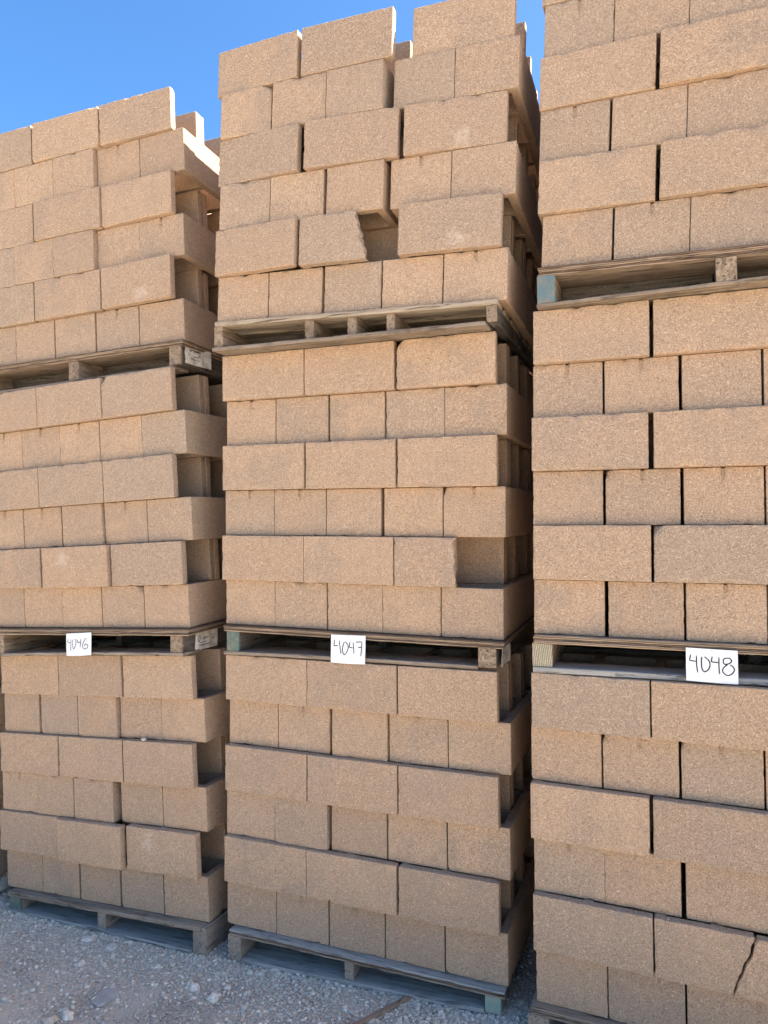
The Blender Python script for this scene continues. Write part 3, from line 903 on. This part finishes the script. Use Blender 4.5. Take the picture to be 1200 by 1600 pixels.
def ground_material():
    nt = NT('crushed_stone_ground')
    tc, oi, v = coords(nt, False)
    dirt = nt.noise(v, 1.7, 4.0)
    base = nt.mix(nt.ramp(dirt, .40, .62), rgb(.68, .56, .43), rgb(.58, .495, .40))
    vor = nt.n('ShaderNodeTexVoronoi', {'feature': 'F1'}, Vector=v, Scale=125.0)
    cc = nt.n('ShaderNodeSeparateColor', None, Color=vor.outputs['Color'])
    gravel = nt.ramp(nt.noise(v, 2.6, 4.0), .42, .58, .25, 1.0)
    base = nt.mix(nt.ramp(nt.noise(v, 2.6, 4.0), .44, .56, 0, .5), base, rgb(.40, .35, .28))  # gravel patches darkened to stand in for shade between the stones
    lt = nt.math('MULTIPLY', nt.ramp(cc.outputs[0], .55, .9, 0, .85), gravel)
    dk = nt.math('MULTIPLY', nt.ramp(cc.outputs[1], .66, .95, 0, .7), gravel)
    col = nt.mix(lt, base, rgb(.80, .72, .60))
    col = nt.mix(dk, col, rgb(.24, .21, .165))  # dark stone flecks, strengthened to suggest the shaded gaps as well
    f = nt.noise(v, 260.0, 3.0)
    col = nt.mix(nt.ramp(f, .4, .7, 0, .30), col, rgb(.30, .27, .235))
    nt.set(nt.b.inputs['Base Color'], col)
    nt.b.inputs['Roughness'].default_value = .95
    h = nt.math('ADD', nt.math('MULTIPLY', nt.math('SUBTRACT', 1.0, vor.outputs['Distance']), gravel), nt.math('MULTIPLY', f, .5))
    nt.set(nt.b.inputs['Normal'], nt.bump(h, .011, 1.0))
    return nt.m
gm.materials.append(ground_material())
set_props(link('ground', gm), 'grey crushed stone yard with packed dirt', None, None, 'structure')

# gravel lying loose: small crushed stones, thickest along the pallets
M_GRAVEL = [plain('gravel_grey', (.60, .53, .43), .9, 60.0, (.42, .375, .31)),
            plain('gravel_pale', (.74, .66, .54), .9, 60.0, (.56, .49, .40)),
            plain('gravel_brown', (.56, .45, .34), .9, 60.0, (.42, .34, .265))]
ico = bmesh.new(); bmesh.ops.create_icosphere(ico, subdivisions=1, radius=1)
iv = np.array([v.co[:] for v in ico.verts]); ifc = np.array([[v.index for v in f.verts] for f in ico.faces]); ico.free()
rs = np.random.RandomState(5)
def scatter(n, smin, smax, mask, mat, pw=2.5, near=False):
    V = []; Fc = []; cnt = 0; tries = 0
    while cnt < n and tries < n*30:
        tries += 1
        x = rs.uniform(-3.9, .5); y = -abs(rs.exponential(.22))+.12 if near else rs.uniform(-1.2, .5)
        if y < -1.25 or mask(x, y) < rs.rand(): continue
        s = smin + (smax-smin)*rs.rand()**pw
        q = iv*(1+rs.uniform(-.28, .28, (len(iv), 1)))*np.array([1, rs.uniform(.6, 1), rs.uniform(.4, .75)])*s
        a = rs.uniform(0, 6.283); ca, sa = math.cos(a), math.sin(a)
        q = q @ np.array([[ca, -sa, 0], [sa, ca, 0], [0, 0, 1]])
        V.append(q + np.array([x, y, ground_z(x) + bump_z(x, y) + s*.34])); Fc.append(ifc + cnt*len(iv)); cnt += 1
    m = bpy.data.meshes.new('gravel'); m.from_pydata(np.concatenate(V).tolist(), [], np.concatenate(Fc).tolist()); m.materials.append(mat)
    return m
def gmask(x, y):
    d = noise.noise(Vector((x*1.3, y*1.3, 3.0)))*.9 + noise.noise(Vector((x*4, y*4, 8.0)))*.5
    return max(.04, min(1, .42 + d + (.35 if y > -.30 else 0)))
labs = ['grey crushed stone gravel scattered over the yard', 'pale stones scattered through the gravel', 'brownish stones scattered through the gravel']
for k, (n_, sz) in enumerate(((34000, (.0028, .0085)), (9000, (.0028, .0115)), (15000, (.0028, .009)))):
    set_props(link('gravel', scatter(n_, sz[0], sz[1], gmask, M_GRAVEL[k], near=(k == 0))), labs[k], 'gravel', None, 'stuff')

set_props(link('gravel', scatter(650, .007, .017, gmask, M_GRAVEL[0], pw=2.0, near=True)), 'coarser grey stones lying among the gravel near the pallets', 'gravel', None, 'stuff')
set_props(link('gravel', scatter(350, .006, .014, gmask, M_GRAVEL[2], pw=2.0, near=False)), 'coarser brownish stones lying among the gravel', 'gravel', None, 'stuff')

# larger stones one can tell apart
def stone(x, y, s, label, mat, seed, z=None, flat=.6):
    bm = bmesh.new(); bmesh.ops.create_icosphere(bm, subdivisions=3, radius=1)
    o3 = Vector((seed*3.3, seed, 0))
    for v in bm.verts:
        c = v.co.copy()
        d = 1 + noise.noise(c*1.1+o3)*.5 + noise.noise(c*3+o3)*.10
        cell = noise.cell(c*1.6+o3)*.12
        v.co = Vector((c.x*1.1, c.y*.85, c.z*flat))*(d+cell*.3)*s
    me = from_bm('stone', bm, mat); smooth_by_angle(me, .45)
    o = link('stone', me)
    o.location = (x, y, (ground_z(x)+bump_z(x, y)+s*flat*.35) if z is None else z)
    o.rotation_euler = (0, 0, seed)
    set_props(o, label, 'stone', 'loose stones')
stone(-2.058, -.131, .014, 'pale stone farthest right of the small cluster in front of the 4046 pallet', M_GRAVEL[1], 1)
stone(-1.851, -.190, .020, 'rounded grey stone, left one of a touching pair near the 4047 pallet', M_GRAVEL[0], 2)
stone(-1.815, -.205, .022, 'pale rounded stone, right one of a touching pair near the 4047 pallet', M_GRAVEL[1], 3)
stone(-1.70, -.235, .024, 'pale stone nearest the camera, below the left corner of 4047 stack', M_GRAVEL[1], 4)
stone(-1.685, -.165, .016, 'small pale stone just left of the 4047 pallet corner', M_GRAVEL[1], 5)
stone(-2.186, -.50, .026, 'large pale stone at the bottom edge of the picture, lower left', M_GRAVEL[1], 6)
stone(-2.225, -.545, .024, 'brownish stone cut by the bottom edge of the picture', M_GRAVEL[2], 7)
stone(-2.40, -.215, .018, 'pale stone in packed dirt left of the gravel ridge', M_GRAVEL[1], 8)
stone(-2.36, -.070, .030, 'flat grey stone lying before the middle of the 4046 pallet', M_GRAVEL[0], 9, flat=.35)
stone(-2.515, -.055, .026, 'flat pale stone lying close to the 4046 pallet board', M_GRAVEL[1], 10, flat=.3)
stone(-2.13, -.36, .055, 'flat pale slab of dried dirt embedded in the ground', plain('dried_dirt', (.42, .39, .35), .95, 30.0, (.34, .31, .28)), 11, flat=.13)
fr = frame('L1')
pt = fr @ Vector((.915, .014, 4*H+.004))
stone(pt.x, pt.y, .013, 'small pale stone resting on a block ledge in the 4046 stack', M_GRAVEL[1], 12, z=pt.z)

# crumbs and grit lying on the block ledges
V = []; Fc = []; cnt = 0
for key in PLACES:
    fr_m = np.array(frame(key))
    for ci in (0, 2, 4):
        for q_ in range(26):
            if ci == 0: continue
            x = rs.uniform(.0, 1.2); s = .0012 + .0038*rs.rand()**3
            q = iv*(1+rs.uniform(-.3, .3, (len(iv), 1)))*np.array([1, .8, .7])*s + np.array([x, rs.uniform(.006, .026), (6-ci)*H + s*.4])
            V.append(q @ fr_m[:3, :3].T + fr_m[:3, 3]); Fc.append(ifc + cnt*len(iv)); cnt += 1
m = bpy.data.meshes.new('crumbs'); m.from_pydata(np.concatenate(V).tolist(), [], np.concatenate(Fc).tolist()); m.materials.append(M_BLOCK)
set_props(link('concrete_crumbs', m), 'tan concrete crumbs and grit lying on the block ledges', 'crumbs', None, 'stuff')

# wooden strip on the gravel
bm = bmesh.new()
A_, B_ = Vector((-.945, .02, 0)), Vector((-1.14, -.285, 0))
d_ = (B_-A_); L_ = d_.length; d_.normalize(); s_ = Vector((-d_.y, d_.x, 0))
mid = (A_+B_)/2; zc = ground_z(mid.x)
n_ = 12; g = {}
for i in range(n_+1):
    p_ = A_ + d_*(L_*i/n_)
    w = .009 + .002*noise.noise(Vector((i*.6, 0, 0)))
    for q, (sw, sz) in enumerate(((-1, 0), (1, 0), (1, 1), (-1, 1))):
        g[i, q] = bm.verts.new(Vector((p_.x, p_.y, ground_z(p_.x)-.002+sz*.011+.001*noise.noise(Vector((i*.9, q, 2)))))+s_*w*sw - Vector((mid.x, mid.y, zc)))
for i in range(n_):
    for q in range(4):
        bm.faces.new([g[i, q], g[i+1, q], g[i+1, (q+1) % 4], g[i, (q+1) % 4]])
bm.faces.new([g[0, 0], g[0, 1], g[0, 2], g[0, 3]]); bm.faces.new([g[n_, 3], g[n_, 2], g[n_, 1], g[n_, 0]])
bmesh.ops.recalc_face_normals(bm, faces=bm.faces)
o = link('wooden_strip', from_bm('wooden_strip', bm, wood_material('strip_wood', (.36, .25, .17), (.20, .13, .09), 'Y')))
o.location = (mid.x, mid.y, zc)
set_props(o, 'narrow brown wooden strip lying on gravel before the 4047 pallet', 'wood strip')
